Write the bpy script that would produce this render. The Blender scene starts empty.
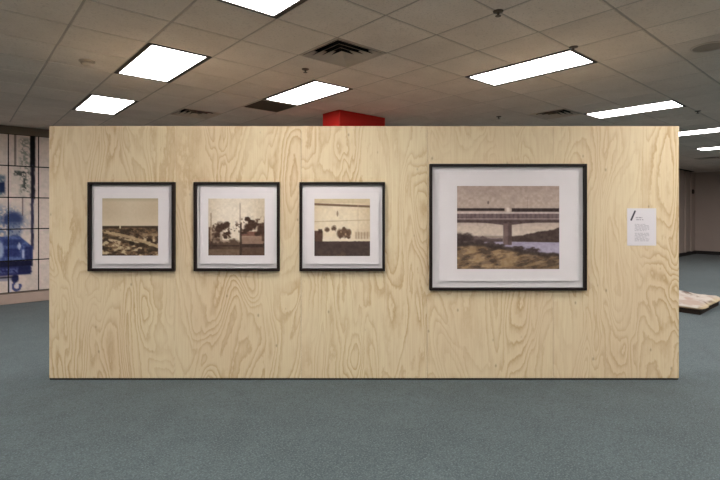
import bpy, bmesh, math, random
import numpy as np
from mathutils import Vector

# ---------------------------------------------------------------- camera, world, exposure
S = bpy.context.scene
COL = S.collection
FPX, HORIZON, CAM_H = 467.2, 212.0, 1.6254          # focal length in pixels (720 wide), horizon row, lens height
CEIL = 3.157                                        # ceiling height
WALL_Y = 4.52                                       # front face of the plywood partition
TH = 0.71478                                        # the building is turned by this angle against the partition
CT, ST = math.cos(TH), math.sin(TH)
TILE = 0.6096
GU, GV = 4.16608, 4.3008                            # ceiling grid offset, in tiles

cam_data = bpy.data.cameras.new('camera')
cam_data.sensor_width = 36.0
cam_data.lens = FPX / 720 * 36.0
cam_data.shift_y = -(240 - HORIZON) / 720
cam_data.clip_start = 0.05
cam = bpy.data.objects.new('camera', cam_data)
cam.location = (0, 0, CAM_H)
cam.rotation_euler = (math.pi / 2, 0, 0)
COL.objects.link(cam)
S.camera = cam

world = bpy.data.worlds.new('world')
S.world = world
world.use_nodes = True
world.node_tree.nodes['Background'].inputs[0].default_value = (0.5, 0.5, 0.5, 1)
world.node_tree.nodes['Background'].inputs[1].default_value = 0.0

S.view_settings.view_transform = 'Standard'
S.view_settings.look = 'None'
S.view_settings.exposure = 0.0
S.view_settings.gamma = 1.0
S.view_settings.use_curve_mapping = False
S.cycles.use_denoising = True
S.cycles.max_bounces = 8
S.cycles.diffuse_bounces = 6
S.cycles.sample_clamp_indirect = 6.0

LAMP = 24.5                                         # radiance of the fluorescent lenses
LAMP_COL = (1.0, 0.95, 0.915)

# ---------------------------------------------------------------- helpers
def uv2w(u, v, z=0.0):
    """building coordinates in metres -> world"""
    return Vector((CT * u - ST * v, ST * u + CT * v, z))

def grid2w(gu, gv, z=CEIL):
    return uv2w((gu + GU) * TILE, (gv + GV) * TILE, z)

def px2wall(px, py, d=0.0):
    """pixel -> x, z on the front of the partition"""
    k = FPX / (WALL_Y - d)
    return (px - 360) / k, CAM_H - (py - HORIZON) / k

def srgb(r, g, b):
    def f(c):
        c /= 255.0
        return c / 12.92 if c <= 0.04045 else ((c + 0.055) / 1.055) ** 2.4
    return (f(r), f(g), f(b), 1.0)

def srgb_np(a):
    a = np.clip(a, 0, 255) / 255.0
    return np.where(a <= 0.04045, a / 12.92, ((a + 0.055) / 1.055) ** 2.4)

def add_box(bm, x0, x1, y0, y1, z0, z1):
    v = [bm.verts.new(p) for p in ((x0, y0, z0), (x1, y0, z0), (x1, y1, z0), (x0, y1, z0),
                                   (x0, y0, z1), (x1, y0, z1), (x1, y1, z1), (x0, y1, z1))]
    for f in ((0, 3, 2, 1), (4, 5, 6, 7), (0, 1, 5, 4), (1, 2, 6, 5), (2, 3, 7, 6), (3, 0, 4, 7)):
        bm.faces.new([v[i] for i in f])
    return v

def add_lathe(bm, profile, n=24, cap=True):
    """profile: list of (radius, z) from top to bottom, turned about z"""
    rings = []
    for r, z in profile:
        if r < 1e-6:
            rings.append([bm.verts.new((0, 0, z))])
        else:
            rings.append([bm.verts.new((r * math.cos(2 * math.pi * i / n), r * math.sin(2 * math.pi * i / n), z)) for i in range(n)])
    for a, b in zip(rings, rings[1:]):
        for i in range(n):
            j = (i + 1) % n
            if len(a) == 1 and len(b) == 1:
                continue
            if len(a) == 1:
                bm.faces.new((a[0], b[j], b[i]))
            elif len(b) == 1:
                bm.faces.new((a[i], a[j], b[0]))
            else:
                bm.faces.new((a[i], a[j], b[j], b[i]))
    return rings

def to_mesh(name, bm, mat, bevel=0.0, smooth=False):
    if bevel > 0:
        bmesh.ops.bevel(bm, geom=bm.edges[:], offset=bevel, segments=1, affect='EDGES')
    bmesh.ops.recalc_face_normals(bm, faces=bm.faces[:])
    me = bpy.data.meshes.new(name)
    bm.to_mesh(me)
    bm.free()
    if mat is not None:
        me.materials.append(mat)
    if smooth:
        for p in me.polygons:
            p.use_smooth = True
    return me

def link(name, me, parent=None, loc=(0, 0, 0), rz=0.0):
    o = bpy.data.objects.new(name, me)
    COL.objects.link(o)
    o.location = loc
    o.rotation_euler = (0, 0, rz)
    if parent is not None:
        o.parent = parent
    return o

def box(name, b, mat, parent=None, loc=(0, 0, 0), rz=0.0, bevel=0.0):
    bm = bmesh.new()
    add_box(bm, *b)
    return link(name, to_mesh(name, bm, mat, bevel), parent, loc, rz)

def tag(o, label, cat, group=None):
    o['label'] = label
    o['category'] = cat
    if group:
        o['group'] = group
    return o

def struct(o, label=None):
    o['kind'] = 'structure'
    if label:
        o['label'] = label
    return o

def thing(name, label, cat, loc=(0, 0, 0), rz=0.0, group=None):
    return tag(link(name, None, None, loc, rz), label, cat, group)

# --- value noise for the printed and painted pictures
_rng = np.random.RandomState(7)
_TAB = _rng.rand(256, 256)
def vnoise(x, y):
    xi, yi = np.floor(x).astype(int), np.floor(y).astype(int)
    fx, fy = x - xi, y - yi
    fx, fy = fx * fx * (3 - 2 * fx), fy * fy * (3 - 2 * fy)
    g = lambda a, b: _TAB[a % 256, b % 256]
    return (g(xi, yi) * (1 - fx) + g(xi + 1, yi) * fx) * (1 - fy) + (g(xi, yi + 1) * (1 - fx) + g(xi + 1, yi + 1) * fx) * fy
def fbm(x, y, o=4):
    s, a, t = 0, 0.5, 0
    for i in range(o):
        s = s + a * vnoise(x * 2 ** i + 17 * i, y * 2 ** i + 31 * i)
        t += a
        a *= 0.5
    return s / t
def sst(a, b, x):
    t = np.clip((x - a) / (b - a), 0, 1)
    return t * t * (3 - 2 * t)
def rect(x, y, x0, x1, y0, y1, s=0.01):
    return sst(x0 - s, x0 + s, x) * (1 - sst(x1 - s, x1 + s, x)) * sst(y0 - s, y0 + s, y) * (1 - sst(y1 - s, y1 + s, y))
def ell(x, y, cx, cy, rx, ry, s=0.25):
    d = np.sqrt(((x - cx) / rx) ** 2 + ((y - cy) / ry) ** 2)
    return 1 - sst(1 - s, 1 + s, d)
def over(c, m, col, k=1.0):
    m = np.clip(m * k, 0, 1)[:, None]
    return c * (1 - m) + np.array(col, float)[None, :] * m

def picture_mesh(name, w, h, nx, ny, fn, mat, thick=0.002):
    """a flat sheet in xz facing -y, front at y=0, with the picture fn(s, t) printed on it (s right, t down, 0..1)"""
    s, t = np.meshgrid(np.linspace(0, 1, nx + 1), np.linspace(0, 1, ny + 1))
    s, t = s.ravel(), t.ravel()
    co = np.stack([(s - 0.5) * w, np.zeros_like(s), (0.5 - t) * h], 1)
    back = np.array([(-w / 2, thick, h / 2), (w / 2, thick, h / 2), (w / 2, thick, -h / 2), (-w / 2, thick, -h / 2)])
    n = len(s)
    idx = lambda i, j: j * (nx + 1) + i
    faces = [(idx(i, j), idx(i, j + 1), idx(i + 1, j + 1), idx(i + 1, j)) for j in range(ny) for i in range(nx)]
    A, B, C, D = n, n + 1, n + 2, n + 3
    faces.append((A, B, C, D))
    faces.append([idx(i, 0) for i in range(nx + 1)] + [B, A])
    faces.append([idx(i, ny) for i in range(nx, -1, -1)] + [D, C])
    faces.append([idx(0, j) for j in range(ny, -1, -1)] + [A, D])
    faces.append([idx(nx, j) for j in range(ny + 1)] + [C, B])
    me = bpy.data.meshes.new(name)
    me.from_pydata(np.vstack([co, back]).tolist(), [], faces)
    col = np.full((n + 4, 4), 1.0)
    col[:n, :3] = srgb_np(fn(s, t))
    col[n:, :3] = srgb_np(np.array([200, 192, 180.0]))
    at = me.color_attributes.new('print', 'FLOAT_COLOR', 'POINT')
    at.data.foreach_set('color', col.ravel())
    me.materials.append(mat)
    me.update()
    return me

# ---------------------------------------------------------------- materials
def new_mat(name, rough=0.6, spec=0.3):
    m = bpy.data.materials.new(name)
    m.use_nodes = True
    b = m.node_tree.nodes['Principled BSDF']
    b.inputs['Roughness'].default_value = rough
    b.inputs['Specular IOR Level'].default_value = spec
    return m, m.node_tree, b

def nd(nt, t, **kw):
    n = nt.nodes.new(t)
    for k, v in kw.items():
        setattr(n, k, v)
    return n

def noise(nt, vec, scale, detail=2.0, rough=0.5, dist=0.0):
    n = nd(nt, 'ShaderNodeTexNoise')
    n.inputs['Scale'].default_value = scale
    n.inputs['Detail'].default_value = detail
    n.inputs['Roughness'].default_value = rough
    n.inputs['Distortion'].default_value = dist
    nt.links.new(vec, n.inputs['Vector'])
    return n.outputs['Fac']

def ramp(nt, fac, stops, interp='LINEAR'):
    r = nd(nt, 'ShaderNodeValToRGB')
    r.color_ramp.interpolation = interp
    e = r.color_ramp.elements
    while len(e) < len(stops):
        e.new(0.5)
    for k, (p, c) in zip(e, stops):
        k.position = p
        k.color = c if len(c) == 4 else (*c, 1)
    nt.links.new(fac, r.inputs[0])
    return r.outputs[0]

def mix(nt, fac, a, b, mode='MIX'):
    m = nd(nt, 'ShaderNodeMix', data_type='RGBA', blend_type=mode)
    for sock, v in ((m.inputs[0], fac), (m.inputs[6], a), (m.inputs[7], b)):
        if hasattr(v, 'is_linked') or isinstance(v, bpy.types.NodeSocket):
            nt.links.new(v, sock)
        else:
            sock.default_value = v
    return m.outputs[2]

def math_(nt, op, a, b=None, c=None):
    m = nd(nt, 'ShaderNodeMath', operation=op)
    for i, v in enumerate((a, b, c)):
        if v is None:
            continue
        if isinstance(v, bpy.types.NodeSocket):
            nt.links.new(v, m.inputs[i])
        else:
            m.inputs[i].default_value = v
    return m.outputs[0]

def bump(nt, b, h, strength=0.2, dist=0.01):
    n = nd(nt, 'ShaderNodeBump')
    n.inputs['Strength'].default_value = strength
    n.inputs['Distance'].default_value = dist
    nt.links.new(h, n.inputs['Height'])
    nt.links.new(n.outputs[0], b.inputs['Normal'])

def mapped(nt, scale=(1, 1, 1), obj_offset=False):
    tc = nd(nt, 'ShaderNodeTexCoord')
    mp = nd(nt, 'ShaderNodeMapping')
    mp.inputs['Scale'].default_value = scale
    nt.links.new(tc.outputs['Object'], mp.inputs['Vector'])
    out = mp.outputs[0]
    if obj_offset:
        oi = nd(nt, 'ShaderNodeObjectInfo')
        va = nd(nt, 'ShaderNodeVectorMath', operation='MULTIPLY_ADD')
        nt.links.new(oi.outputs['Color'], va.inputs[0])
        va.inputs[1].default_value = (37.0, 37.0, 37.0)
        nt.links.new(out, va.inputs[2])
        out = va.outputs[0]
    return out

def flat(name, c, rough=0.6, spec=0.3, vary=0.06, scale=6.0, metal=0.0):
    m, nt, b = new_mat(name, rough, spec)
    f = noise(nt, mapped(nt), scale, 3)
    lo = tuple(x * (1 - vary) for x in c[:3]) + (1,)
    hi = tuple(min(1, x * (1 + vary)) for x in c[:3]) + (1,)
    nt.links.new(ramp(nt, f, [(0.3, lo), (0.7, hi)]), b.inputs['Base Color'])
    b.inputs['Metallic'].default_value = metal
    return m

def plywood(name='plywood'):
    m, nt, b = new_mat(name, 0.62, 0.25)
    p = mapped(nt, (3.0, 1.0, 0.80), True)
    n1 = noise(nt, p, 1.0, 1.6, 0.42, 0.9)
    wob = noise(nt, mapped(nt, (34, 3, 13), True), 1.0, 3, 0.6)
    v = math_(nt, 'MULTIPLY_ADD', n1, 14.5, math_(nt, 'MULTIPLY', wob, 0.75))
    fr = math_(nt, 'FRACT', v)
    # growth bands: slow climb to the dark late wood, quick fall back
    band = ramp(nt, fr, [(0.0, (0, 0, 0)), (0.40, (0.08, 0.08, 0.08)), (0.70, (0.60, 0.60, 0.60)), (0.84, (1, 1, 1)), (1.0, (0, 0, 0))])
    where = ramp(nt, noise(nt, mapped(nt, (1.7, 1, 0.9), True), 1.3, 2), [(0.32, (0.18, 0.18, 0.18)), (0.66, (1, 1, 1))])
    fine = noise(nt, mapped(nt, (130, 20, 3.0), True), 1.0, 3, 0.6)
    big = noise(nt, mapped(nt, (1.6, 1, 0.7), True), 1.0, 2)
    pale = mix(nt, ramp(nt, big, [(0.33, (0, 0, 0)), (0.68, (1, 1, 1))]), srgb(232, 215, 179), srgb(228, 207, 172))
    dark = mix(nt, ramp(nt, big, [(0.33, (0, 0, 0)), (0.68, (1, 1, 1))]), srgb(193, 157, 105), srgb(189, 151, 104))
    c = mix(nt, math_(nt, 'MULTIPLY', math_(nt, 'MULTIPLY', band, where), 0.80), pale, dark)
    c = mix(nt, math_(nt, 'MULTIPLY', ramp(nt, fine, [(0.42, (0, 0, 0)), (0.72, (1, 1, 1))]), 0.30), c, srgb(200, 164, 114))
    # a few dark pin knots and pitch streaks
    vo = nd(nt, 'ShaderNodeTexVoronoi')
    vo.inputs['Scale'].default_value = 1.0
    nt.links.new(mapped(nt, (7.0, 1.0, 4.0), True), vo.inputs['Vector'])
    knot = ramp(nt, vo.outputs['Distance'], [(0.030, (1, 1, 1)), (0.085, (0, 0, 0))])
    c = mix(nt, math_(nt, 'MULTIPLY', knot, 0.45), c, srgb(120, 84, 52))
    nt.links.new(c, b.inputs['Base Color'])
    bump(nt, b, fine, 0.12, 0.003)
    return m

def carpet():
    m, nt, b = new_mat('carpet', 0.95, 0.1)
    v = mapped(nt)
    big = noise(nt, v, 0.55, 4, 0.6, 0.6)
    mid = noise(nt, v, 2.6, 4, 0.65, 0.8)
    speck = noise(nt, v, 75.0, 3, 0.75)
    pile = noise(nt, v, 22.0, 4, 0.75)
    c = ramp(nt, big, [(0.30, srgb(67, 79, 81)), (0.55, srgb(77, 90, 92)), (0.75, srgb(86, 98, 101))])
    c = mix(nt, ramp(nt, mid, [(0.36, (0.55, 0.55, 0.55)), (0.55, (0, 0, 0))]), c, srgb(60, 71, 73))
    c = mix(nt, ramp(nt, pile, [(0.36, (0.7, 0.7, 0.7)), (0.56, (0, 0, 0))]), c, srgb(56, 66, 68))
    c = mix(nt, ramp(nt, speck, [(0.50, (0, 0, 0)), (0.66, (0.75, 0.75, 0.75))]), c, srgb(110, 122, 124))
    nt.links.new(c, b.inputs['Base Color'])
    bump(nt, b, speck, 0.35, 0.006)
    b.inputs['Sheen Weight'].default_value = 0.15
    return m

def acoustic_tile():
    m, nt, b = new_mat('acoustic_tile', 0.9, 0.1)
    v = mapped(nt, (1, 1, 1), True)
    pit = noise(nt, v, 55.0, 3, 0.7)
    stain = noise(nt, v, 2.0, 3, 0.6)
    c = ramp(nt, stain, [(0.30, srgb(224, 211, 199)), (0.70, srgb(238, 226, 215))])
    c = mix(nt, ramp(nt, pit, [(0.30, (0.5, 0.5, 0.5)), (0.46, (0, 0, 0))]), c, srgb(180, 167, 156))
    oi = nd(nt, 'ShaderNodeObjectInfo')
    tone = ramp(nt, oi.outputs['Random'], [(0, (0.93, 0.93, 0.93)), (1, (1, 1, 1))])
    c = mix(nt, 1.0, c, tone, 'MULTIPLY')
    nt.links.new(c, b.inputs['Base Color'])
    bump(nt, b, pit, 0.15, 0.004)
    return m

def lamp_lens():
    m, nt, b = new_mat('lamp_lens', 0.4)
    nt.nodes.remove(b)
    e = nd(nt, 'ShaderNodeEmission')
    v = mapped(nt, (9, 9, 9))
    f = noise(nt, v, 1.0, 2)
    c = ramp(nt, f, [(0.35, (*LAMP_COL, 1)), (0.65, (LAMP_COL[0] * .97, LAMP_COL[1] * .98, LAMP_COL[2] * 1.02, 1))])
    nt.links.new(c, e.inputs[0])
    e.inputs[1].default_value = LAMP
    nt.links.new(e.outputs[0], nt.nodes['Material Output'].inputs[0])
    return m

def printed(name, rough=0.55):
    m, nt, b = new_mat(name, rough, 0.25)
    a = nd(nt, 'ShaderNodeVertexColor', layer_name='print')
    nt.links.new(a.outputs[0], b.inputs['Base Color'])
    return m

M = dict(
    ply=plywood(), carpet=carpet(), tile=acoustic_tile(), lens=lamp_lens(), printed=printed('photo_print'), paint=printed('ink_on_paper', 0.8),
    tee=flat('tee_bar', srgb(176, 164, 152), 0.5),
    deck=flat('ceiling_deck', srgb(60, 56, 52), 0.9),
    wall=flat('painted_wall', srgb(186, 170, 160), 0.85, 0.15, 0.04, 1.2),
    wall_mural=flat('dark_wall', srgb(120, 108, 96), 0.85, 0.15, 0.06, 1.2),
    base=flat('vinyl_base', srgb(42, 38, 38), 0.5),
    ledge=flat('base_ledge', srgb(178, 158, 146), 0.6),
    frame=flat('black_brown_wood', srgb(30, 19, 16), 0.5, 0.25, 0.15, 30),
    mat=flat('white_board', srgb(232, 227, 226), 0.85, 0.1, 0.012, 8),
    sheet=flat('white_rag_paper', srgb(229, 222, 221), 0.8, 0.1, 0.012, 10),
    red=flat('red_paint', srgb(172, 28, 20), 0.5, 0.3, 0.05, 2),
    lamp_frame=flat('lamp_frame', srgb(52, 47, 44), 0.5),
    vent=flat('vent_metal', srgb(205, 190, 176), 0.5, 0.3, 0.08, 5),
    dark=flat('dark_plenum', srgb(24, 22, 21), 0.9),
    grille=flat('dark_grille', srgb(92, 84, 76), 0.7), speaker=flat('speaker_mesh', srgb(160, 148, 136), 0.8),
    plastic=flat('ivory_plastic', srgb(190, 176, 160), 0.5),
    brass=flat('dull_metal', srgb(96, 84, 74), 0.4, 0.5, 0.1, 20, 0.6),
    wood_dark=flat('dark_base_wood', srgb(44, 34, 28), 0.8),
    slab=flat('raw_board', srgb(178, 150, 116), 0.8, 0.2, 0.2, 14),
)

# ---------------------------------------------------------------- room shell
U0, U1, V0, V1 = -9.0, 21.78, -9.0, 10.33           # room limits in building coordinates
UJ, VJ = 14.0, 5.19                                 # the far right corner of the room is stepped in
struct(box('floor', (U0, U1, V0, V1, -0.12, 0.0), M['carpet'], None, (0, 0, 0), TH), 'grey teal wall-to-wall carpet')
T = 0.15
def wall(name, b, m=None, lab=None):
    return struct(box(name, b, m or M['wall'], None, (0, 0, 0), TH), lab)
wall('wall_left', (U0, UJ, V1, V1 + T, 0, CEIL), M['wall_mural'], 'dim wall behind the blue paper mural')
wall('wall_back', (UJ, U1 + T, VJ, VJ + T, 0, CEIL), None, 'dim beige wall at the far right end')
wall('wall_step', (UJ - T, UJ, VJ, V1, 0, CEIL))
wall('wall_right', (U1, U1 + T, V0, VJ, 0, CEIL), None, 'beige end wall at the far right')
wall('wall_front', (U0, U1, V0 - T, V0, 0, CEIL))
wall('wall_near_side', (U0 - T, U0, V0 - T, V1 + T, 0, CEIL))
struct(box('baseboard_left', (U0, UJ - T, V1 - 0.07, V1, 0, 0.17), M['ledge'], None, (0, 0, 0), TH, 0.008), 'pale base ledge along the mural wall')
struct(box('baseboard_back', (UJ, U1, VJ - 0.012, VJ, 0, 0.13), M['base'], None, (0, 0, 0), TH))
struct(box('baseboard_right', (U1 - 0.012, U1, V0, VJ - 0.012, 0, 0.13), M['base'], None, (0, 0, 0), TH))
# flat pilasters by the far corner
for k, (a, w_) in enumerate(((U1 - 0.55, 0.22), (U1 - 1.35, 0.10))):
    struct(box('trim_%d' % (k + 1), (a - w_ / 2, a + w_ / 2, VJ - 0.05, VJ, 0.13, CEIL - 0.02), M['wall'], None, (0, 0, 0), TH, 0.006), 'flat pilaster on the far wall')

# ---------------------------------------------------------------- ceiling: deck > tiles, tee bars
ceiling = struct(box('ceiling', (U0, U1, V0, V1, CEIL + 0.13, CEIL + 0.2), M['deck'], None, (0, 0, 0), TH), 'suspended ceiling of square acoustic tiles')
LIGHTS = [  # first grid cell, seen in the photograph, label
    (-2, -1, 'bright fluorescent ceiling panel cut by the top edge, nearest of the white lights'),
    (-2, 3, 'wide white fluorescent ceiling panel above the first small framed print'),
    (-2, 7, 'small white fluorescent ceiling panel at far left above the end of the plywood wall'),
    (1, 3, 'white fluorescent ceiling panel touching the dark square grille, left of the red column'),
    (3, -1, 'long white fluorescent ceiling panel above the large framed bridge print'),
    (8, -1, 'long white fluorescent ceiling panel above the right end of the plywood wall'),
    (13, -1, 'thin white fluorescent strip just past the upper right corner of the plywood wall'),
    (18, -1, 'short thin white fluorescent strip, farthest ceiling light at right'),
]
HIDDEN = [(-12, -9), (-12, -1), (-7, -13), (-7, -9), (-7, -5), (-7, -1), (-7, 3), (-7, 7), (-2, -13), (-2, -9), (-2, -5), (3, -13), (3, -9), (3, -5),
          (8, -9), (8, -5), (13, -9), (18, -9), (13, -5), (18, -5), (23, -1), (23, -5), (5, 8), (12, 6)]  # unseen lights added to brighten the room, mostly continuing the visible rows
VENTS = [(0, 1), (0, 7), (7, 1), (22, 1)]
GRILLE = (1, 5)
taken = {GRILLE} | set(VENTS)
for a, b in [l[:2] for l in LIGHTS] + HIDDEN:
    taken |= {(a, b), (a, b + 1)}

def project(p):
    if p.y < 0.2:
        return None
    return 360 + FPX * p.x / p.y, HORIZON - FPX * (p.z - CAM_H) / p.y
def cell_seen(i, j):
    best = None
    for du in (0.05, 0.5, 0.95):
        for dv in (0.05, 0.5, 0.95):
            q = project(grid2w(i + du, j + dv))
            if q and -2 < q[0] < 722 and -2 < q[1] < 240:
                if not (q[1] > 126 and 49 < q[0] < 679 ):
                    best = True
    return bool(best)
GAP = 0.0075
bm = bmesh.new()
h = TILE / 2 - GAP
vs = add_box(bm, -h, h, -h, h, 0, 0.018)
bmesh.ops.bevel(bm, geom=[e for e in bm.edges if all(v.co.z < 0.001 for v in e.verts)], offset=0.005, segments=1, affect='EDGES')
tile_me = to_mesh('ceiling_tile', bm, M['tile'])
iu0, iu1 = math.ceil(U0 / TILE - GU), math.floor(U1 / TILE - GU)
iv0, iv1 = math.ceil(V0 / TILE - GV), math.floor(V1 / TILE - GV)
cells = [(i, j) for i in range(iu0, iu1) for j in range(iv0, iv1) if (i, j) not in taken]
inside = [(i, j) for i, j in cells if not ((i + GU) * TILE > UJ - TILE and (j + GV) * TILE > VJ - TILE)]
seen = sorted([c for c in inside if cell_seen(*c)], key=lambda c: grid2w(c[0] + .5, c[1] + .5).y)[:300]
ss = set(seen)
rnd = random.Random(3)
def local(gu, gv, z):
    return ((gu + GU) * TILE, (gv + GV) * TILE, z)
for i, j in seen:
    o = link('ceiling_tile', tile_me, ceiling, local(i + .5, j + .5, CEIL))
    o.color = (rnd.random(), rnd.random(), rnd.random(), 1)
bm = bmesh.new()
for i, j in inside:
    if (i, j) not in ss:
        x, y, _ = local(i + .5, j + .5, 0)
        add_box(bm, x - h, x + h, y - h, y + h, CEIL, CEIL + 0.018)
o = link('ceiling_tile', to_mesh('ceiling_tile_field', bm, M['tile']), ceiling)
o.name = 'ceiling_tile_field'
o['kind'] = 'stuff'
# border strips where whole tiles do not fit
ub0, ub1, vb0, vb1 = (iu0 + GU) * TILE, (iu1 + GU) * TILE, (iv0 + GV) * TILE, (iv1 + GV) * TILE
for b in ((U0, ub0 - GAP, V0, V1), (ub1 + GAP, U1, V0, V1), (ub0, ub1, V0, vb0 - GAP), (ub0, ub1, vb1 + GAP, V1)):
    box('border_tile', (*b, CEIL, CEIL + 0.018), M['tile'], ceiling)
# tee bars lie just above the tile faces and show in the gaps
for i in range(iu0, iu1 + 1):
    x = (i + GU) * TILE
    box('tee_bar', (x - 0.012, x + 0.012, V0, V1, CEIL + 0.004, CEIL + 0.0055), M['tee'], ceiling)
for j in range(iv0, iv1 + 1):
    y = (j + GV) * TILE
    box('tee_bar', (U0, U1, y - 0.012, y + 0.012, CEIL + 0.0056, CEIL + 0.0071), M['tee'], ceiling)

# ---------------------------------------------------------------- fluorescent lights
def ring(bm, x0, x1, y0, y1, w, z0, z1, wx=None):
    wx = wx or w
    add_box(bm, x0, x1, y0, y0 + w, z0, z1)
    add_box(bm, x0, x1, y1 - w, y1, z0, z1)
    add_box(bm, x0, x0 + wx, y0 + w, y1 - w, z0, z1)
    add_box(bm, x1 - wx, x1, y0 + w, y1 - w, z0, z1)
a_, b_ = TILE / 2 - 0.006, TILE - 0.006
bm = bmesh.new(); ring(bm, -a_, a_, -b_, b_, 0.026, -0.003, 0.012, 0.042)
troffer_frame = to_mesh('frame', bm, M['lamp_frame'])
bm = bmesh.new(); add_box(bm, -a_ + 0.042, a_ - 0.042, -b_ + 0.026, b_ - 0.026, 0.004, 0.009)
troffer_lens = to_mesh('lens', bm, M['lens'])
bm = bmesh.new()
ring(bm, -a_ + 0.004, a_ - 0.004, -b_ + 0.004, b_ - 0.004, 0.004, 0.012, 0.10)
add_box(bm, -a_ + 0.004, a_ - 0.004, -b_ + 0.004, b_ - 0.004, 0.10, 0.104)
troffer_can = to_mesh('housing', bm, M['lamp_frame'])
def troffer(i, j, label, group):
    t = thing('ceiling_light', label, 'light', grid2w(i + .5, j + 1), TH, group)
    link('frame', troffer_frame, t)
    link('lens', troffer_lens, t)
    link('housing', troffer_can, t)
for i, j, lab in LIGHTS:
    troffer(i, j, lab, 'fluorescent ceiling lights')
for i, j in HIDDEN:
    troffer(i, j, 'unseen recessed fluorescent ceiling light, added to light the room', 'unseen ceiling lights added to light the room')

# ---------------------------------------------------------------- air diffusers and grille
def blade_mesh(r0, r1, z0, z1, t=0.004):
    """square flared louver: inner edge r0 at height z0 (up), outer edge r1 at z1 (down)"""
    bm = bmesh.new()
    q = [(-1, -1), (1, -1), (1, 1), (-1, 1)]
    R = [[bm.verts.new((sx * r, sy * r, z)) for sx, sy in q] for r, z in ((r0, z0), (r1, z1), (r1, z1 + t), (r0, z0 + t))]
    for k in range(4):
        n = (k + 1) % 4
        for a, b in ((0, 1), (1, 2), (2, 3), (3, 0)):
            bm.faces.new((R[a][k], R[a][n], R[b][n], R[b][k]))
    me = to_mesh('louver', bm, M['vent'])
    me.materials.append(M['dark'])                  # upper side coloured dark, painting in the shade of the slots
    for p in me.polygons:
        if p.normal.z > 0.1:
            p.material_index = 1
    return me
bm = bmesh.new(); ring(bm, -0.298, 0.298, -0.298, 0.298, 0.014, -0.003, 0.006)
dif_frame = to_mesh('frame', bm, M['vent'])
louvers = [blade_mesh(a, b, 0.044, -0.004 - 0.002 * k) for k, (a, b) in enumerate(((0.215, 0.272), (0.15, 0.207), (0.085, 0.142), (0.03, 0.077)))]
bm = bmesh.new(); add_box(bm, -0.03, 0.03, -0.03, 0.03, 0.037, 0.047)
dif_plate = to_mesh('center_plate', bm, M['vent'])
bm = bmesh.new()
ring(bm, -0.29, 0.29, -0.29, 0.29, 0.004, 0.006, 0.11); add_box(bm, -0.29, 0.29, -0.29, 0.29, 0.11, 0.114)
dif_duct = to_mesh('duct', bm, M['dark'])
vlab = ['square air diffuser with nested louvers, nearest, above the gap between small and large prints',
        'square air diffuser low over the plywood wall above the second small framed print',
        'square air diffuser low over the plywood wall above the large bridge print',
        'faint square air diffuser at the far right end of the ceiling']
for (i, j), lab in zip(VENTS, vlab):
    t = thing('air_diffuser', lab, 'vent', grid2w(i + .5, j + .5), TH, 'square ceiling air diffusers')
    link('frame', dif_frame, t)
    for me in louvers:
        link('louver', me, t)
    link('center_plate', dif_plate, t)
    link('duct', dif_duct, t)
t = thing('return_grille', 'dark square return air grille at the end of a fluorescent light', 'grille', grid2w(GRILLE[0] + .5, GRILLE[1] + .5), TH)
link('frame', dif_frame, t)
bm = bmesh.new()
for k in range(12):
    x = -0.275 + k * 0.55 / 11
    add_box(bm, x - 0.003, x + 0.003, -0.284, 0.284, 0.0, 0.02)
    add_box(bm, -0.284, 0.284, x - 0.003, x + 0.003, 0.001, 0.019)
link('egg_crate', to_mesh('egg_crate', bm, M['grille']), t)
link('duct', dif_duct, t)

# ---------------------------------------------------------------- sprinklers, smoke detector, speaker
bm = bmesh.new(); add_lathe(bm, [(0.0, 0.0), (0.04, 0.0), (0.036, -0.008), (0.018, -0.012), (0.0, -0.012)], 20)
esc = to_mesh('escutcheon', bm, M['brass'])
bm = bmesh.new(); add_lathe(bm, [(0.0, -0.01), (0.012, -0.01), (0.010, -0.02), (0.006, -0.028), (0.006, -0.036), (0.0, -0.036)], 12)
spr_body = to_mesh('nozzle', bm, M['brass'])
bm = bmesh.new(); add_lathe(bm, [(0.0, -0.034), (0.022, -0.036), (0.022, -0.039), (0.0, -0.040)], 16)
spr_def = to_mesh('deflector', bm, M['brass'])
for (gu, gv), lab in (((0.49, 2.53), 'small sprinkler head on a tile beside the nearest air diffuser'),
                      ((2.95, -1.06), 'small dark sprinkler head at the near end of the long light over the bridge print'),
                      ((6.65, 2.59), 'tiny sprinkler head on the far ceiling just above the top of the plywood wall'),
                      ((9.8, -1.03), 'tiny sprinkler head beyond the right end of the long far light'),
                      ((0.97, -1.02), 'small sprinkler head at the top edge of the picture, right of center')):
    t = thing('sprinkler_head', lab, 'sprinkler', grid2w(gu, gv), TH, 'ceiling sprinkler heads')
    link('escutcheon', esc, t); link('nozzle', spr_body, t); link('deflector', spr_def, t)
t = thing('smoke_detector', 'round ivory smoke detector on a ceiling tile left of the lights', 'detector', grid2w(-2.5, 4.55), TH)
bm = bmesh.new(); add_lathe(bm, [(0.0, 0.0), (0.075, 0.0), (0.075, -0.012), (0.0, -0.012)], 28)
link('base', to_mesh('base', bm, M['plastic']), t)
bm = bmesh.new(); add_lathe(bm, [(0.0, -0.012), (0.06, -0.012), (0.055, -0.035), (0.04, -0.045), (0.0, -0.047)], 28)
link('cover', to_mesh('cover', bm, M['plastic'], 0, True), t)
t = thing('ceiling_speaker', 'round flush ceiling loudspeaker grille at the upper right edge', 'speaker', grid2w(4.5, -2.42), TH)
bm = bmesh.new(); add_lathe(bm, [(0.15, 0.0), (0.15, -0.006), (0.13, -0.008), (0.13, 0.0)], 36)
link('rim', to_mesh('rim', bm, M['vent']), t)
bm = bmesh.new(); add_lathe(bm, [(0.13, -0.003), (0.09, -0.006), (0.0, -0.007)], 36)
link('grille', to_mesh('grille', bm, M['speaker']), t)

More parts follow.
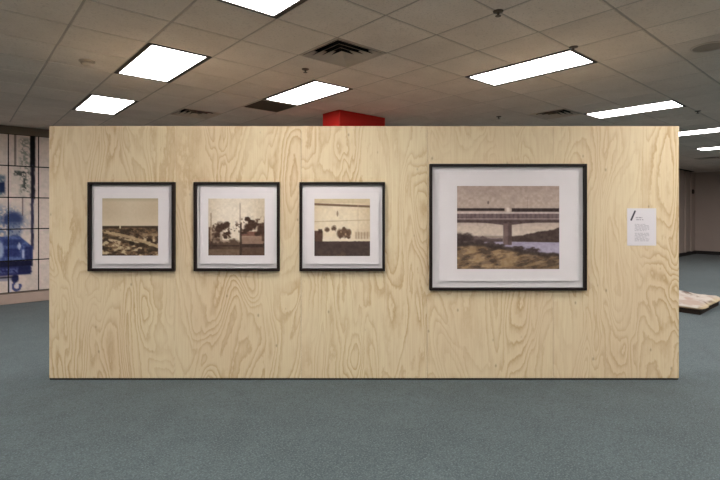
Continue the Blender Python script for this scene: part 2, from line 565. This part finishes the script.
# ---------------------------------------------------------------- red column behind the partition
cx, cy = 4.34, 5.472
col = struct(box('column', (cx, cx + 0.95, cy, cy + 0.42, 0, CEIL), M['red'], None, (0, 0, 0), TH, 0.004), 'red square column rising behind the plywood wall')

# ---------------------------------------------------------------- plywood partition
NP, PW = 5, 1.2192
XL = (49.0 - 360) / (FPX / WALL_Y)
PH = 2.4384
part = thing('plywood_partition', 'long freestanding wall of pale swirled plywood panels in the middle of the room', 'partition', (XL + NP * PW / 2, WALL_Y + 0.10, 0))
bm = bmesh.new(); add_box(bm, -PW / 2 + 0.0012, PW / 2 - 0.0012, -0.009, 0.009, -PH / 2, PH / 2)
bmesh.ops.bevel(bm, geom=bm.edges[:], offset=0.0015, segments=1, affect='EDGES')
panel_me = to_mesh('plywood_panel', bm, M['ply'])
seeds = [(0.11, 0.52, 0.23), (0.62, 0.17, 0.71), (0.35, 0.83, 0.44), (0.91, 0.38, 0.09), (0.27, 0.66, 0.93)]
for side, y in ((0, -0.091), (1, 0.091)):
    for k in range(NP):
        o = link('plywood_panel', panel_me, part, ((k - (NP - 1) / 2) * PW, y, 0.018 + PH / 2))
        s_ = seeds[k]
        o.color = (s_[0], s_[1], s_[2], 1) if side == 0 else (s_[2], s_[0], s_[1], 1)
Lh = NP * PW / 2
box('core', (-Lh + 0.02, Lh - 0.02, -0.081, 0.081, 0.018, PH), M['wood_dark'], part)
for sx in (-1, 1):
    b = (-Lh, -Lh + 0.019, -0.081, 0.081, 0.018, PH + 0.018) if sx < 0 else (Lh - 0.019, Lh, -0.081, 0.081, 0.018, PH + 0.018)
    o = box('end_panel', b, M['ply'], part)
    o.color = (0.4 + 0.1 * sx, 0.3, 0.8, 1)
box('base_rail', (-Lh + 0.004, Lh - 0.004, -0.094, 0.094, 0.0, 0.0175), M['wood_dark'], part)
o = box('top_cap', (-Lh + 0.02, Lh - 0.02, -0.081, 0.081, PH, PH + 0.016), M['ply'], part)

# ---------------------------------------------------------------- the printed pictures
def pic_plain(s, t):
    n = fbm(s * 5, t * 5)
    c = np.zeros((len(s), 3)) + np.array([210, 192, 164.0])
    c = over(c, sst(0.0, 0.5, np.abs(s - 0.5) + 0.3 * t), (194, 172, 142), 0.6)
    c = over(c, 1 - sst(0.0, 0.08, t), (176, 162, 134), 0.7)
    c = over(c, sst(0.25, 0.5, t), (222, 204, 176), 0.5)
    g = sst(0.475, 0.49, t)
    base = fbm(s * 6 + 3, t * 16)
    rock = fbm(s * 13, t * 22, 4)
    gr = np.zeros((len(s), 3)) + np.array([120, 94, 68.0])
    gr = over(gr, sst(0.45, 0.65, base), (72, 52, 38))
    gr = over(gr, sst(0.50, 0.64, rock) * sst(0.55, 0.75, t), (204, 182, 146), 0.9)
    gr = over(gr, 1 - sst(0.30, 0.44, rock), (52, 40, 28), 0.85)
    path = np.abs(t - (0.575 + 0.17 * s + 0.10 * s * s))
    gr = over(gr, 1 - sst(0.018, 0.035, path), (190, 164, 126), 0.85)
    p2 = np.abs(t - (0.64 + 0.26 * s))
    gr = over(gr, 1 - sst(0.012, 0.035, p2), (60, 46, 32), 0.8)
    gr = over(gr, rect(s, t, 0, 1, 0.475, 0.505 + 0.02 * n.mean(), 0.006), (64, 50, 36), 0.85)
    gr = over(gr, rect(s, t, 0, 1, 0.505, 0.60) * sst(0.42, 0.6, fbm(s * 20, t * 40)), (66, 52, 38), 0.8)
    gr = over(gr, ell(s, t, 0.32, 0.50, 0.012, 0.03), (226, 214, 180), 0.9)
    gr = over(gr, ell(s, t, 0.53, 0.79, 0.05, 0.04), (40, 30, 22), 0.85)
    c = c * (1 - g[:, None]) + gr * g[:, None]
    return c + (fbm(s * 40, t * 40, 3)[:, None] - 0.5) * 26 * (0.3 + g[:, None])

def pic_yard(s, t):
    n = fbm(s * 30, t * 30, 3)
    c = np.zeros((len(s), 3)) + np.array([222, 206, 182.0])
    c = over(c, sst(0.3, 0.9, np.abs(s - 0.5) * 1.6), (203, 184, 156), 0.7)
    w = fbm(s * 9 + 40, t * 9, 4)
    c = over(c, sst(0.52, 0.62, t + 0.25 * (w - 0.5)) * (1 - rect(s, t, .25, .55, .5, .73)), (150, 126, 104), 0.7)
    c = over(c, ell(s, t, 0.42, 0.30, 0.32, 0.34, 0.7), (236, 222, 202), 0.8)
    c = over(c, sst(0.70, 0.76, t + 0.16 * (w - 0.5)), (84, 64, 50), 0.95)
    c = over(c, sst(0.60, 0.80, t + 0.35 * (w - 0.5)) * (1 - sst(0.12, 0.30, s)), (70, 50, 40), 0.9)
    lf = fbm(s * 22 + 70, t * 22 + 4, 3)
    c = over(c, rect(s, t, 0.0, 0.56, 0.42, 0.80, 0.06) * sst(0.60, 0.68, lf), (92, 68, 52), 0.85)
    c = over(c, rect(s, t, 0.58, 1.0, 0.34, 0.60, 0.06) * sst(0.60, 0.68, lf), (92, 68, 52), 0.85)
    c = over(c, rect(s, t, 0, 0.55, 0.82, 0.84), (52, 38, 30), 0.8)
    c = over(c, rect(s, t, 0, 0.55, 0.89, 1.0), (122, 100, 80), 0.75)
    # right half: crates with a red-brown band
    c = over(c, rect(s, t, 0.57, 1, 0.58, 0.66), (112, 74, 60), 0.9)
    c = over(c, rect(s, t, 0.60, 0.97, 0.665, 0.80), (146, 118, 100), 0.9)
    c = over(c, rect(s, t, 0.57, 1, 0.80, 0.86), (58, 42, 34), 0.9)
    c = over(c, rect(s, t, 0.57, 1, 0.86, 1.0), (92, 70, 56), 0.85)
    # leaf clumps
    for (x, y, rx, ry) in ((.25, .49, .11, .055), (.19, .54, .07, .06), (.33, .45, .05, .04), (.33, .61, .075, .035), (.30, .67, .04, .03), (.16, .64, .05, .05),
                           (.75, .49, .10, .06), (.70, .36, .05, .035), (.77, .40, .06, .04), (.83, .46, .06, .04), (.69, .55, .09, .03), (.93, .55, .07, .10), (.64, .60, .05, .03), (.88, .62, .06, .04)):
        c = over(c, ell(s + 0.05 * (w - .5), t + 0.06 * (n - .5), x, y, rx, ry, 0.35), (66, 44, 32), 0.97)
    c = over(c, rect(s, t, 0.56, 0.595, 0.42, 1.0, 0.008), (66, 48, 38), 0.9)
    c = over(c, rect(s, t, 0.555, 0.575, 0.08, 0.45, 0.008), (170, 148, 126), 0.8)
    c = over(c, rect(s, t, 0.035, 0.06, 0.25, 0.75, 0.008), (160, 134, 110), 0.8)
    c = over(c, rect(s, t, 0.0, 0.035, 0.50, 0.8, 0.01), (90, 68, 52), 0.9)
    c = over(c, rect(s, t, 0.95, 1.0, 0.42, 0.75, 0.01), (78, 56, 44), 0.85)
    c = over(c, rect(s, t, 0.40, 0.54, 0.62, 0.70, 0.01), (232, 216, 196), 0.85)
    return c + (n[:, None] - 0.5) * 26

def pic_cable(s, t):
    n = fbm(s * 26 + 9, t * 26, 3)
    c = np.zeros((len(s), 3)) + np.array([224, 204, 172.0])
    c = over(c, sst(0.25, 0.55, np.abs(s - 0.45)), (203, 180, 146), 0.7)
    c = over(c, ell(s, t, 0.42, 0.42, 0.42, 0.30, 0.7), (236, 220, 192), 0.7)
    c = over(c, rect(s, t, 0, 1, -.1, 0.08), (206, 186, 152), 0.8)
    c = over(c, 1 - sst(0.012, 0.026, np.abs(t - (0.095 + 0.04 * s))), (112, 86, 64), 0.9)
    c = over(c, 1 - sst(0.004, 0.014, np.abs(t - (0.40 - 0.03 * s))), (196, 172, 140), 0.8)
    c = over(c, rect(s, t, 0.78, 0.79, 0.1, 0.7, 0.006), (198, 174, 140), 0.8)
    c = over(c, ell(s, t, 0.415, 0.26, 0.016, 0.05), (150, 124, 98), 0.8)
    c = over(c, rect(s, t, 0.14, 1.0, 0.66, 0.735), (232, 216, 190), 0.8)
    c = over(c, rect(s, t, 0.73, 1.0, 0.58, 0.70, 0.02) * (0.4 + 0.6 * sst(.4, .6, np.sin(s * 120) * .5 + .5)), (172, 144, 116), 0.8)
    for (x, y, rx, ry) in ((.23, .545, .045, .04), (.35, .515, .045, .042), (.46, .60, .055, .07), (.55, .59, .06, .08), (.62, .60, .045, .06), (.53, .53, .035, .03), (.48, .66, .04, .03), (.60, .67, .05, .02)):
        c = over(c, ell(s, t + 0.05 * (n - .5), x, y, rx, ry, 0.4), (92, 66, 48), 0.9)
    c = over(c, ell(s, t, .56, .62, .015, .02) + ell(s, t, .48, .58, .012, .016), (180, 150, 116), 0.8)
    c = over(c, rect(s, t, -.1, 0.15, 0.56, 0.78, 0.012), (84, 60, 46), 0.95)
    c = over(c, rect(s, t, 0.07, 0.14, 0.53, 0.60, 0.012), (70, 50, 38), 0.9)
    c = over(c, sst(0.735, 0.75, t + 0.02 * (n - 0.5)), (74, 59, 54), 1.0)
    c = over(c, rect(s, t, 0.14, 0.70, 0.70, 0.745, 0.01), (236, 220, 194), 0.5)
    c = over(c, sst(0.84, 1.0, t) * sst(0.4, 0.7, fbm(s * 8, t * 8)), (104, 84, 68), 0.6)
    return c + (n[:, None] - 0.5) * 20

def pic_bridge(s, t):
    n = fbm(s * 40, t * 34, 3)
    c = np.zeros((len(s), 3)) + np.array([186, 166, 152.0])
    c = over(c, 1 - sst(0.0, 0.22, t), (172, 151, 139), 0.8)
    c = over(c, sst(0.40, 0.56, t), (212, 194, 176), 0.9)
    # far bank, trees, water
    w = fbm(s * 16, t * 4 + 5, 3)
    left_trees = sst(0.0, 0.02, t - (0.585 + 0.07 * s + 0.07 * (0.5 - w))) * (1 - sst(0.44, 0.46, s))
    c = over(c, left_trees, (86, 70, 68), 0.95)
    c = over(c, rect(s, t, 0.14, 0.46, 0.60, 0.64, 0.01), (122, 104, 98), 0.6)
    right_trees = sst(0.0, 0.02, t - (0.60 - 0.10 * (s - 0.53) / 0.47 + 0.05 * (0.5 - w))) * sst(0.52, 0.53, s)
    c = over(c, right_trees, (72, 56, 50), 0.97)
    water = sst(0.0, 0.012, t - (0.665 + 0.018 * np.abs(s - .5))) * sst(0.20, 0.24, s)
    c = over(c, water, (176, 166, 184), 0.97)
    c = over(c, water * sst(.45, .65, fbm(s * 10, t * 60)), (150, 142, 166), 0.6)
    # bridge
    c = over(c, rect(s, t, 0, 0.465, 0.268, 0.30, 0.006), (54, 40, 38), 0.97)
    c = over(c, rect(s, t, 0.535, 1, 0.268, 0.312, 0.006), (54, 40, 38), 0.97)
    c = over(c, rect(s, t, 0.485, 0.515, 0.262, 0.345, 0.008), (222, 208, 198), 0.9)
    c = over(c, rect(s, t, 0, 1, 0.312, 0.335, 0.006), (204, 188, 180), 0.75)
    c = over(c, rect(s, t, 0, 1, 0.335, 0.395, 0.006), (112, 93, 92), 0.97)
    c = over(c, rect(s, t, 0, 1, 0.335, 0.395, 0.006) * (np.sin(s * 150) > 0.3), (96, 78, 78), 0.6)
    c = over(c, rect(s, t, 0, 1, 0.392, 0.405, 0.005), (176, 158, 152), 0.7)
    low = 0.442 + 0.028 * np.exp(-((s - 0.49) / 0.16) ** 2)
    c = over(c, sst(0.398, 0.406, t) * (1 - sst(-0.006, 0.006, t - low)), (88, 70, 68), 0.97)
    c = over(c, rect(s, t, 0, 1, 0.428, 0.436, 0.004), (60, 46, 44), 0.7)
    c = over(c, rect(s, t, 0.452, 0.535, 0.45, 0.71, 0.006), (120, 99, 94), 0.98)
    c = over(c, rect(s, t, 0.497, 0.535, 0.45, 0.71, 0.006), (92, 74, 70), 0.85)
    c = over(c, rect(s, t, 0.688, 0.694, 0.13, 0.27, 0.004), (150, 130, 120), 0.7)
    c = over(c, ell(s, t, 0.305, 0.20, 0.010, 0.02), (110, 92, 86), 0.8)
    # bushes and the grassy bank
    edge = 0.695 + 0.135 * sst(0.1, 1.0, s) + 0.03 * (0.5 - w)
    bush = sst(-0.03, -0.005, t - edge) * (1 - sst(0.01, 0.045, t - edge))
    c = over(c, sst(-0.005, 0.01, t - edge), (126, 102, 78), 1.0)
    d = t + 0.30 * s
    g1 = fbm(s * 9 - t * 8, d * 30, 5)
    gm = sst(-0.005, 0.01, t - edge)
    c = over(c, gm * sst(0.50, 0.66, g1), (172, 142, 106), 0.85)
    c = over(c, gm * (1 - sst(0.32, 0.46, g1)), (76, 61, 50), 0.85)
    c = over(c, gm * sst(0.3, 0.9, s) * sst(.8, 1., t), (98, 80, 58), 0.45)
    c = over(c, bush, (64, 52, 46), 0.9)
    for x, y, rx, ry in ((.10, .62, .06, .05), (.33, .705, .05, .035), (.02, .63, .05, .07), (.22, .68, .05, .03), (.42, .72, .05, .025), (.60, .745, .06, .025), (.74, .77, .07, .025)):
        c = over(c, ell(s, t + .04 * (n - .5), x, y, rx, ry, 0.35), (66, 52, 48), 0.9)
    return c + (n[:, None] - 0.5) * 34

def moulding(name, x0, x1, z0, z1, w, d):
    """the four mitred bars of a picture frame, front at y=-d, back at y=0"""
    out = []
    P = [(x0, z0), (x1, z0), (x1, z1), (x0, z1)]
    Q = [(x0 + w, z0 + w), (x1 - w, z0 + w), (x1 - w, z1 - w), (x0 + w, z1 - w)]
    for k in range(4):
        n = (k + 1) % 4
        bm = bmesh.new()
        f = [bm.verts.new((p[0], -d, p[1])) for p in (P[k], P[n], Q[n], Q[k])]
        g = [bm.verts.new((p[0], 0, p[1])) for p in (P[k], P[n], Q[n], Q[k])]
        bm.faces.new(f); bm.faces.new(g[::-1])
        for i in range(4):
            j = (i + 1) % 4
            bm.faces.new((f[i], g[i], g[j], f[j]))
        out.append(to_mesh(name, bm, M['frame'], 0.0012))
    return out

def picture(name, label, fr, im, inset, fn, n, group=None):
    (fx0, fz1), (fx1, fz0) = px2wall(fr[0], fr[1], 0.045), px2wall(fr[2], fr[3], 0.045)
    (ix0, iz1), (ix1, iz0) = px2wall(im[0], im[1], 0.03), px2wall(im[2], im[3], 0.03)
    cx, cz = (fx0 + fx1) / 2, fz0
    W, H = fx1 - fx0, fz1 - fz0
    t = thing(name, label, 'picture', (cx, WALL_Y - 0.0005, cz), 0, group)
    w, d = 0.025, 0.045
    for me in moulding('frame_bar', -W / 2, W / 2, 0, H, w, d):
        link('frame_bar', me, t)
    box('backing_board', (-W / 2 + w - 0.004, W / 2 - w + 0.004, -0.008, -0.002, w - 0.004, H - w + 0.004), M['mat'], t)
    si, sb = inset
    k = FPX / WALL_Y
    sh = box('paper_sheet', (-W / 2 + w + si / k, W / 2 - w - si / k, -0.0300, -0.0280, w + sb / k, H - w - si * 0.7 / k), M['sheet'], t, bevel=0.0004)
    box('spacer', (-W / 2 + 0.14, W / 2 - 0.14, -0.0280, -0.008, 0.14, H - 0.14), M['mat'], sh)
    me = picture_mesh('photo_print', ix1 - ix0, iz1 - iz0, n[0], n[1], fn, M['printed'], 0.0006)
    link('photo_print', me, t, ((ix0 + ix1) / 2 - cx, -0.0307, (iz0 + iz1) / 2 - cz))

picture('framed_print', 'black square frame with a sepia photo of rocky open ground under a plain sky', (87.3, 182, 174, 271.2), (102.3, 198.3, 158.2, 255.6), (3.5, 4.2), pic_plain, (112, 114), 'three small framed sepia prints')
picture('framed_print', 'black square frame with a sepia photo of dark leafy clumps and thin posts', (193.4, 182, 279.3, 271.2), (208.4, 198.6, 264.6, 255.4), (3.5, 4.2), pic_yard, (112, 114), 'three small framed sepia prints')
picture('framed_print', 'black square frame with a sepia photo of a cable crossing above a dark bank', (299.4, 182, 385, 271.2), (314.4, 198.8, 370, 256), (3.5, 4.2), pic_cable, (112, 114), 'three small framed sepia prints')
picture('framed_print', 'largest black frame with a color photo of a bridge over a river', (429.8, 163.8, 587.2, 290.6), (457, 186, 559.2, 269), (7.0, 6.5), pic_bridge, (204, 166))

# ---------------------------------------------------------------- the text sheet at the right
def pic_sheet(s, t):
    c = np.zeros((len(s), 3)) + np.array([226, 220, 222.0])
    # the slanted dark pencil-like mark
    ax, ay, bx, by = 0.14, 0.31, 0.27, 0.08
    L2 = (bx - ax) ** 2 + (by - ay) ** 2
    q = np.clip(((s - ax) * (bx - ax) + (t - ay) * (by - ay)) / L2, 0, 1)
    dist = np.sqrt((s - ax - q * (bx - ax)) ** 2 + ((t - ay - q * (by - ay)) * 1.28) ** 2)
    c = over(c, 1 - sst(0.022, 0.036, dist), (52, 48, 58), 0.95)
    word = lambda y, k: ((np.sin(s * 95 + k * 2.1) + np.sin(s * 61 + k * 5.3)) > -0.9)
    for k, y in enumerate((0.25, 0.305)):
        c = over(c, rect(s, t, 0.30, 0.52 + 0.04 * k, y - 0.014, y + 0.014, 0.006) * word(y, k), (164, 156, 162), 0.85)
    for k in range(14):
        y = 0.43 + k * 0.034
        if k == 6:
            continue
        x1 = 0.76 if k % 5 else 0.66
        c = over(c, rect(s, t, 0.26, x1, y - 0.009, y + 0.009, 0.004) * word(y, k + 3), (178, 172, 176), 0.8)
    return c
(sx0, sz1), (sx1, sz0) = px2wall(627, 208.3), px2wall(656, 245.6)
o = link('text_sheet', picture_mesh('text_sheet', sx1 - sx0, sz1 - sz0, 60, 150, pic_sheet, M['printed'], 0.0025), None, ((sx0 + sx1) / 2, WALL_Y - 0.003, (sz0 + sz1) / 2))
tag(o, 'white printed sheet with a slanted dark pen mark, right of the bridge print', 'sign')

# ---------------------------------------------------------------- mural of paper sheets on the left wall
def wall_u(px):
    tt = (px - 360) / FPX
    return V1 * (ST + tt * CT) / (CT - tt * ST)
def wall_px(u, z):
    """where the mural point (u, z) stood in the photograph: used only to lay out the drawing in metres"""
    X, Y = CT * u - ST * V1, ST * u + CT * V1
    return 360 + FPX * X / Y, HORIZON - FPX * (z - CAM_H) / Y
# the drawing is laid out in metres on the wall; a = along, b = height, both from the mural's reference corner
UA, KU, KZ = wall_u(0.0), (wall_u(48.0) - wall_u(0.0)) / 48.0, 1 / 55.5
def pic_mural(u, z):
    x = (u - UA) / KU                    # drawing units along the wall
    y = HORIZON + (CAM_H - z) / KZ       # drawing units down the wall
    n = fbm(x * 0.22 + 50, y * 0.22 + 20, 4)
    f = fbm(x * 0.6 + 5, y * 0.6 + 9, 3)
    c = np.zeros((len(x), 3)) + np.array([222, 206, 196.0])
    c = over(c, sst(0.45, 0.7, n), (206, 194, 184), 0.7)
    # faint grey-green foliage wash
    c = over(c, rect(x, y, 19, 29, 138, 196, 3) * sst(0.40, 0.60, f), (112, 118, 108), 0.75)
    c = over(c, rect(x, y, 13, 28, 171, 176, 1.2) * sst(0.34, 0.5, f), (62, 66, 62), 0.9)
    c = over(c, rect(x, y, 21.5, 25.5, 172, 190, 1.2) * sst(0.3, 0.5, f), (68, 74, 70), 0.85)
    c = over(c, rect(x, y, 21.3, 22.6, 198, 216, 0.5), (92, 74, 76), 0.8)
    c = over(c, rect(x, y, 14, 15.2, 130, 166, 0.4), (54, 44, 40), 0.9)
    # black bar running down into a thin navy drip
    wob = 0.6 * (n - 0.5)
    c = over(c, rect(x + wob, y, 29.4, 35.0, 128, 166, 0.5), (10, 9, 14), 1.0)
    c = over(c, rect(x + 3 * wob, y, 29.8, 34.4, 164, 199, 0.7), (24, 22, 36), 0.97)
    c = over(c, rect(x + 2 * wob, y, 30.0, 33.2, 197, 250, 0.6), (40, 38, 66), 0.92)
    # navy block at the left edge
    c = over(c, rect(x, y, -7, 5, 176, 196, 2.0) * sst(.25, .5, f), (76, 96, 116), 0.85)
    c = over(c, rect(x, y, -4, 4.6, 183, 193, 1.0), (28, 42, 80), 0.95)
    # the blue machine: neck, shoulders, body, dark foot, hook
    c = over(c, ell(x, y, 2, 222, 23, 15, 0.5) * sst(0.30, 0.55, f), (104, 120, 150), 0.85)
    c = over(c, ell(x + 3 * (f - .5), y, 12, 219, 10, 7, 0.35), (48, 62, 106), 0.92)
    c = over(c, rect(x, y, 7, 20, 222, 238, 1.5), (120, 132, 158), 0.75)
    c = over(c, rect(x, y, 7, 20, 222, 238, 1.5) * sst(0.5, 0.62, f), (70, 84, 124), 0.85)
    shoulder = 236 + np.clip(x - 19, 0, 20) * 0.85 + np.clip(-4 - x, 0, 30) * 0.85
    body = sst(-0.8, 0.8, y - shoulder) * (1 - sst(260, 262, y)) * (1 - sst(31.5, 32.5, x)) * sst(-22, -20, x)
    c = over(c, body, (64, 80, 134), 0.96)
    c = over(c, body * sst(0.45, 0.65, f), (96, 114, 164), 0.75)
    c = over(c, body * rect(x, y, 3, 21, 239, 245, 1.2), (44, 56, 104), 0.8)
    c = over(c, body * rect(x, y, 4, 19, 248, 256, 1.2), (38, 46, 98), 0.8)
    c = over(c, body * rect(x, y, 24, 33, 246, 262, 1.5), (36, 42, 88), 0.75)
    c = over(c, body * ell(x, y, 0, 249, 3.2, 8), (168, 180, 210), 0.85)
    c = over(c, ell(x, y, 18.6, 246, 1.3, 3.6), (190, 198, 220), 0.9)
    c = over(c, ell(x, y, 22.5, 254, 1.4, 4.6), (176, 186, 216), 0.9)
    c = over(c, rect(x, y, -20, 32, 260, 266.5, 0.7), (18, 20, 50), 0.98)
    c = over(c, rect(x + 3 * (f - .5), y, -18, 31, 266, 274.5, 0.9), (40, 46, 98), 0.96)
    c = over(c, rect(x, y, -14, 17, 268, 272, 1.0) * sst(.4, .6, f), (92, 104, 150), 0.8)
    c = over(c, rect(x, y, 18, 30, 266, 274, 1.0), (26, 30, 66), 0.7)
    c = over(c, rect(x, y, -14, 18, 275, 277, 0.5), (30, 30, 52), 0.85)
    c = over(c, rect(x, y, -14, 18, 277, 279.5, 0.6), (132, 134, 152), 0.8)
    c = over(c, ell(x, y, 14.5, 278, 3.6, 4.2), (28, 32, 72), 0.96)
    rr = np.sqrt(((x - 16) / 4.6) ** 2 + ((y - 285.5) / 5.0) ** 2)
    c = over(c, (1 - sst(0.2, 0.34, np.abs(rr - 0.8))) * (1 - rect(x, y, 15, 22, 278, 283)), (58, 68, 122), 0.92)
    c = over(c, ell(x, y, 16.3, 285, 1.3, 3.0), (214, 214, 226), 0.9)
    c = over(c, rect(x, y, 8.6, 11, 279, 293, 0.6), (196, 200, 216), 0.7)
    c = over(c, rect(x, y, 7.8, 8.8, 279, 292, 0.4), (96, 100, 130), 0.7)
    return c + (f[:, None] - 0.5) * 20

mural_lo, SH_W, SH_H = wall_u(8.3), 0.443, 0.563
mural = thing('paper_mural', 'grid of paper sheets painted with a blue machine and a black bar, left wall', 'artwork', uv2w(mural_lo, V1, 0.195), TH)
for i in range(-4, 4):
    for j in range(5):
        u0, z0 = mural_lo + i * SH_W, 0.195 + j * SH_H
        w, hh = SH_W - 0.018, SH_H - 0.020
        me = picture_mesh('paper_sheet', w, hh, 26, 34, lambda s, t: pic_mural(u0 + SH_W / 2 + (s - .5) * w, z0 + SH_H / 2 + (.5 - t) * hh), M['paint'], 0.004)
        link('paper_sheet', me, mural, ((i + .5) * SH_W, -0.012 - 0.0015 * ((i * 7 + j * 3) % 3), (j + .5) * SH_H))
box('mounting_board', (-4 * SH_W, 4 * SH_W, -0.008, 0.0, 0, 5 * SH_H), M['dark'], mural)

# ---------------------------------------------------------------- far wall device
t = thing('wall_alarm', 'small dark round device high on the far right wall', 'alarm', uv2w(U1 - 0.55, VJ - 0.05, 2.40), TH)
bm = bmesh.new(); add_lathe(bm, [(0.0, 0.0), (0.09, 0.0), (0.09, 0.03), (0.06, 0.05), (0.0, 0.05)], 20)
bmesh.ops.rotate(bm, verts=bm.verts[:], cent=(0, 0, 0), matrix=__import__('mathutils').Matrix.Rotation(math.pi / 2, 3, 'X'))
link('cover', to_mesh('cover', bm, M['base']), t)
box('back_plate', (-0.07, 0.07, -0.006, 0.0, -0.07, 0.07), M['brass'], t)

# ---------------------------------------------------------------- low platform with a painted cloth, right
PU, PV = 5.36 * CT + 7.33 * ST, -5.36 * ST + 7.33 * CT
plat = thing('low_platform', 'low flat wooden platform on the carpet beyond the right end of the plywood wall', 'platform', uv2w(PU, PV, 0), TH)
LU, LV = 1.25, 1.15
box('base', (0.04, LU - 0.04, 0.03, LV - 0.03, 0, 0.085), M['wood_dark'], plat)
box('deck_board', (0, LU, 0, LV, 0.085, 0.105), M['slab'], plat, bevel=0.004)
nx, ny = 44, 40
s, t_ = np.meshgrid(np.linspace(0, 1, nx + 1), np.linspace(0, 1, ny + 1))
s, t_ = s.ravel(), t_.ravel()
hgt = 0.113 + 0.05 * fbm(s * 6 + 2, t_ * 6 + 7, 4) + 0.15 * sst(0.15, 0.9, t_) * fbm(s * 4 + 11, t_ * 4, 3) + 0.03 * sst(.2, 1, s)
edge = np.minimum(np.minimum(s, 1 - s) * LU, np.minimum(t_, 1 - t_) * LV)
hgt = 0.113 + (hgt - 0.113) * sst(0, 0.10, edge)
hem = edge < 1e-6                                   # the hem runs unevenly past the edge of the board
hgt = np.where(hem, 0.1125, hgt)
n1, n2 = fbm(s * 7, t_ * 7, 4), fbm(s * 5 + 60, t_ * 5 + 3, 3)
cc = np.zeros((len(s), 3)) + np.array([206, 192, 180.0])
cc = over(cc, sst(0.45, 0.62, n1), (190, 162, 146), 0.6)
cc = over(cc, sst(0.50, 0.64, n2), (222, 212, 200), 0.9)
cc = over(cc, sst(0.52, 0.85, t_ + 0.5 * (n2 - .5)), (148, 158, 166), 0.85)
cc = over(cc, 1 - sst(0.32, 0.42, n1), (110, 86, 80), 0.85)
cc = over(cc, 1 - sst(0.0, 0.09, t_), (214, 194, 150), 0.8)
cc *= 0.85
px, py = -0.022 + s * (LU + 0.044), -0.022 + t_ * (LV + 0.044)
rag = 1 + 0.11 * (fbm(s * 6 + 3, t_ * 6 + 8, 3) - 0.45) * np.where(edge < 0.1, 1, 0)
px, py = LU / 2 + (px - LU / 2) * rag, LV / 2 + (py - LV / 2) * rag
top = np.stack([px, py, hgt], 1)
bot = np.stack([px, py, np.minimum(0.1062, hgt - 0.006)], 1)
idx = lambda i, j: j * (nx + 1) + i
N = len(s)
faces = []
for j in range(ny):
    for i in range(nx):
        a = (idx(i, j), idx(i + 1, j), idx(i + 1, j + 1), idx(i, j + 1))
        faces.append(a)
        faces.append(tuple(N + q for q in a[::-1]))
rim = [idx(i, 0) for i in range(nx)] + [idx(nx, j) for j in range(ny)] + [idx(i, ny) for i in range(nx, 0, -1)] + [idx(0, j) for j in range(ny, 0, -1)]
for a, b in zip(rim, rim[1:] + rim[:1]):
    faces.append((a, N + a, N + b, b))
me = bpy.data.meshes.new('painted_cloth')
me.from_pydata(np.vstack([top, bot]).tolist(), [], faces)
at = me.color_attributes.new('print', 'FLOAT_COLOR', 'POINT')
ca = np.ones((2 * N, 4)); ca[:N, :3] = srgb_np(cc); ca[N:, :3] = srgb_np(cc)
at.data.foreach_set('color', ca.ravel())
me.materials.append(M['paint'])
for p in me.polygons:
    p.use_smooth = True
o = link('painted_cloth', me, None, uv2w(PU, PV, 0), TH)
tag(o, 'crumpled pink, cream and grey mottled cloth spread over the low platform', 'cloth')
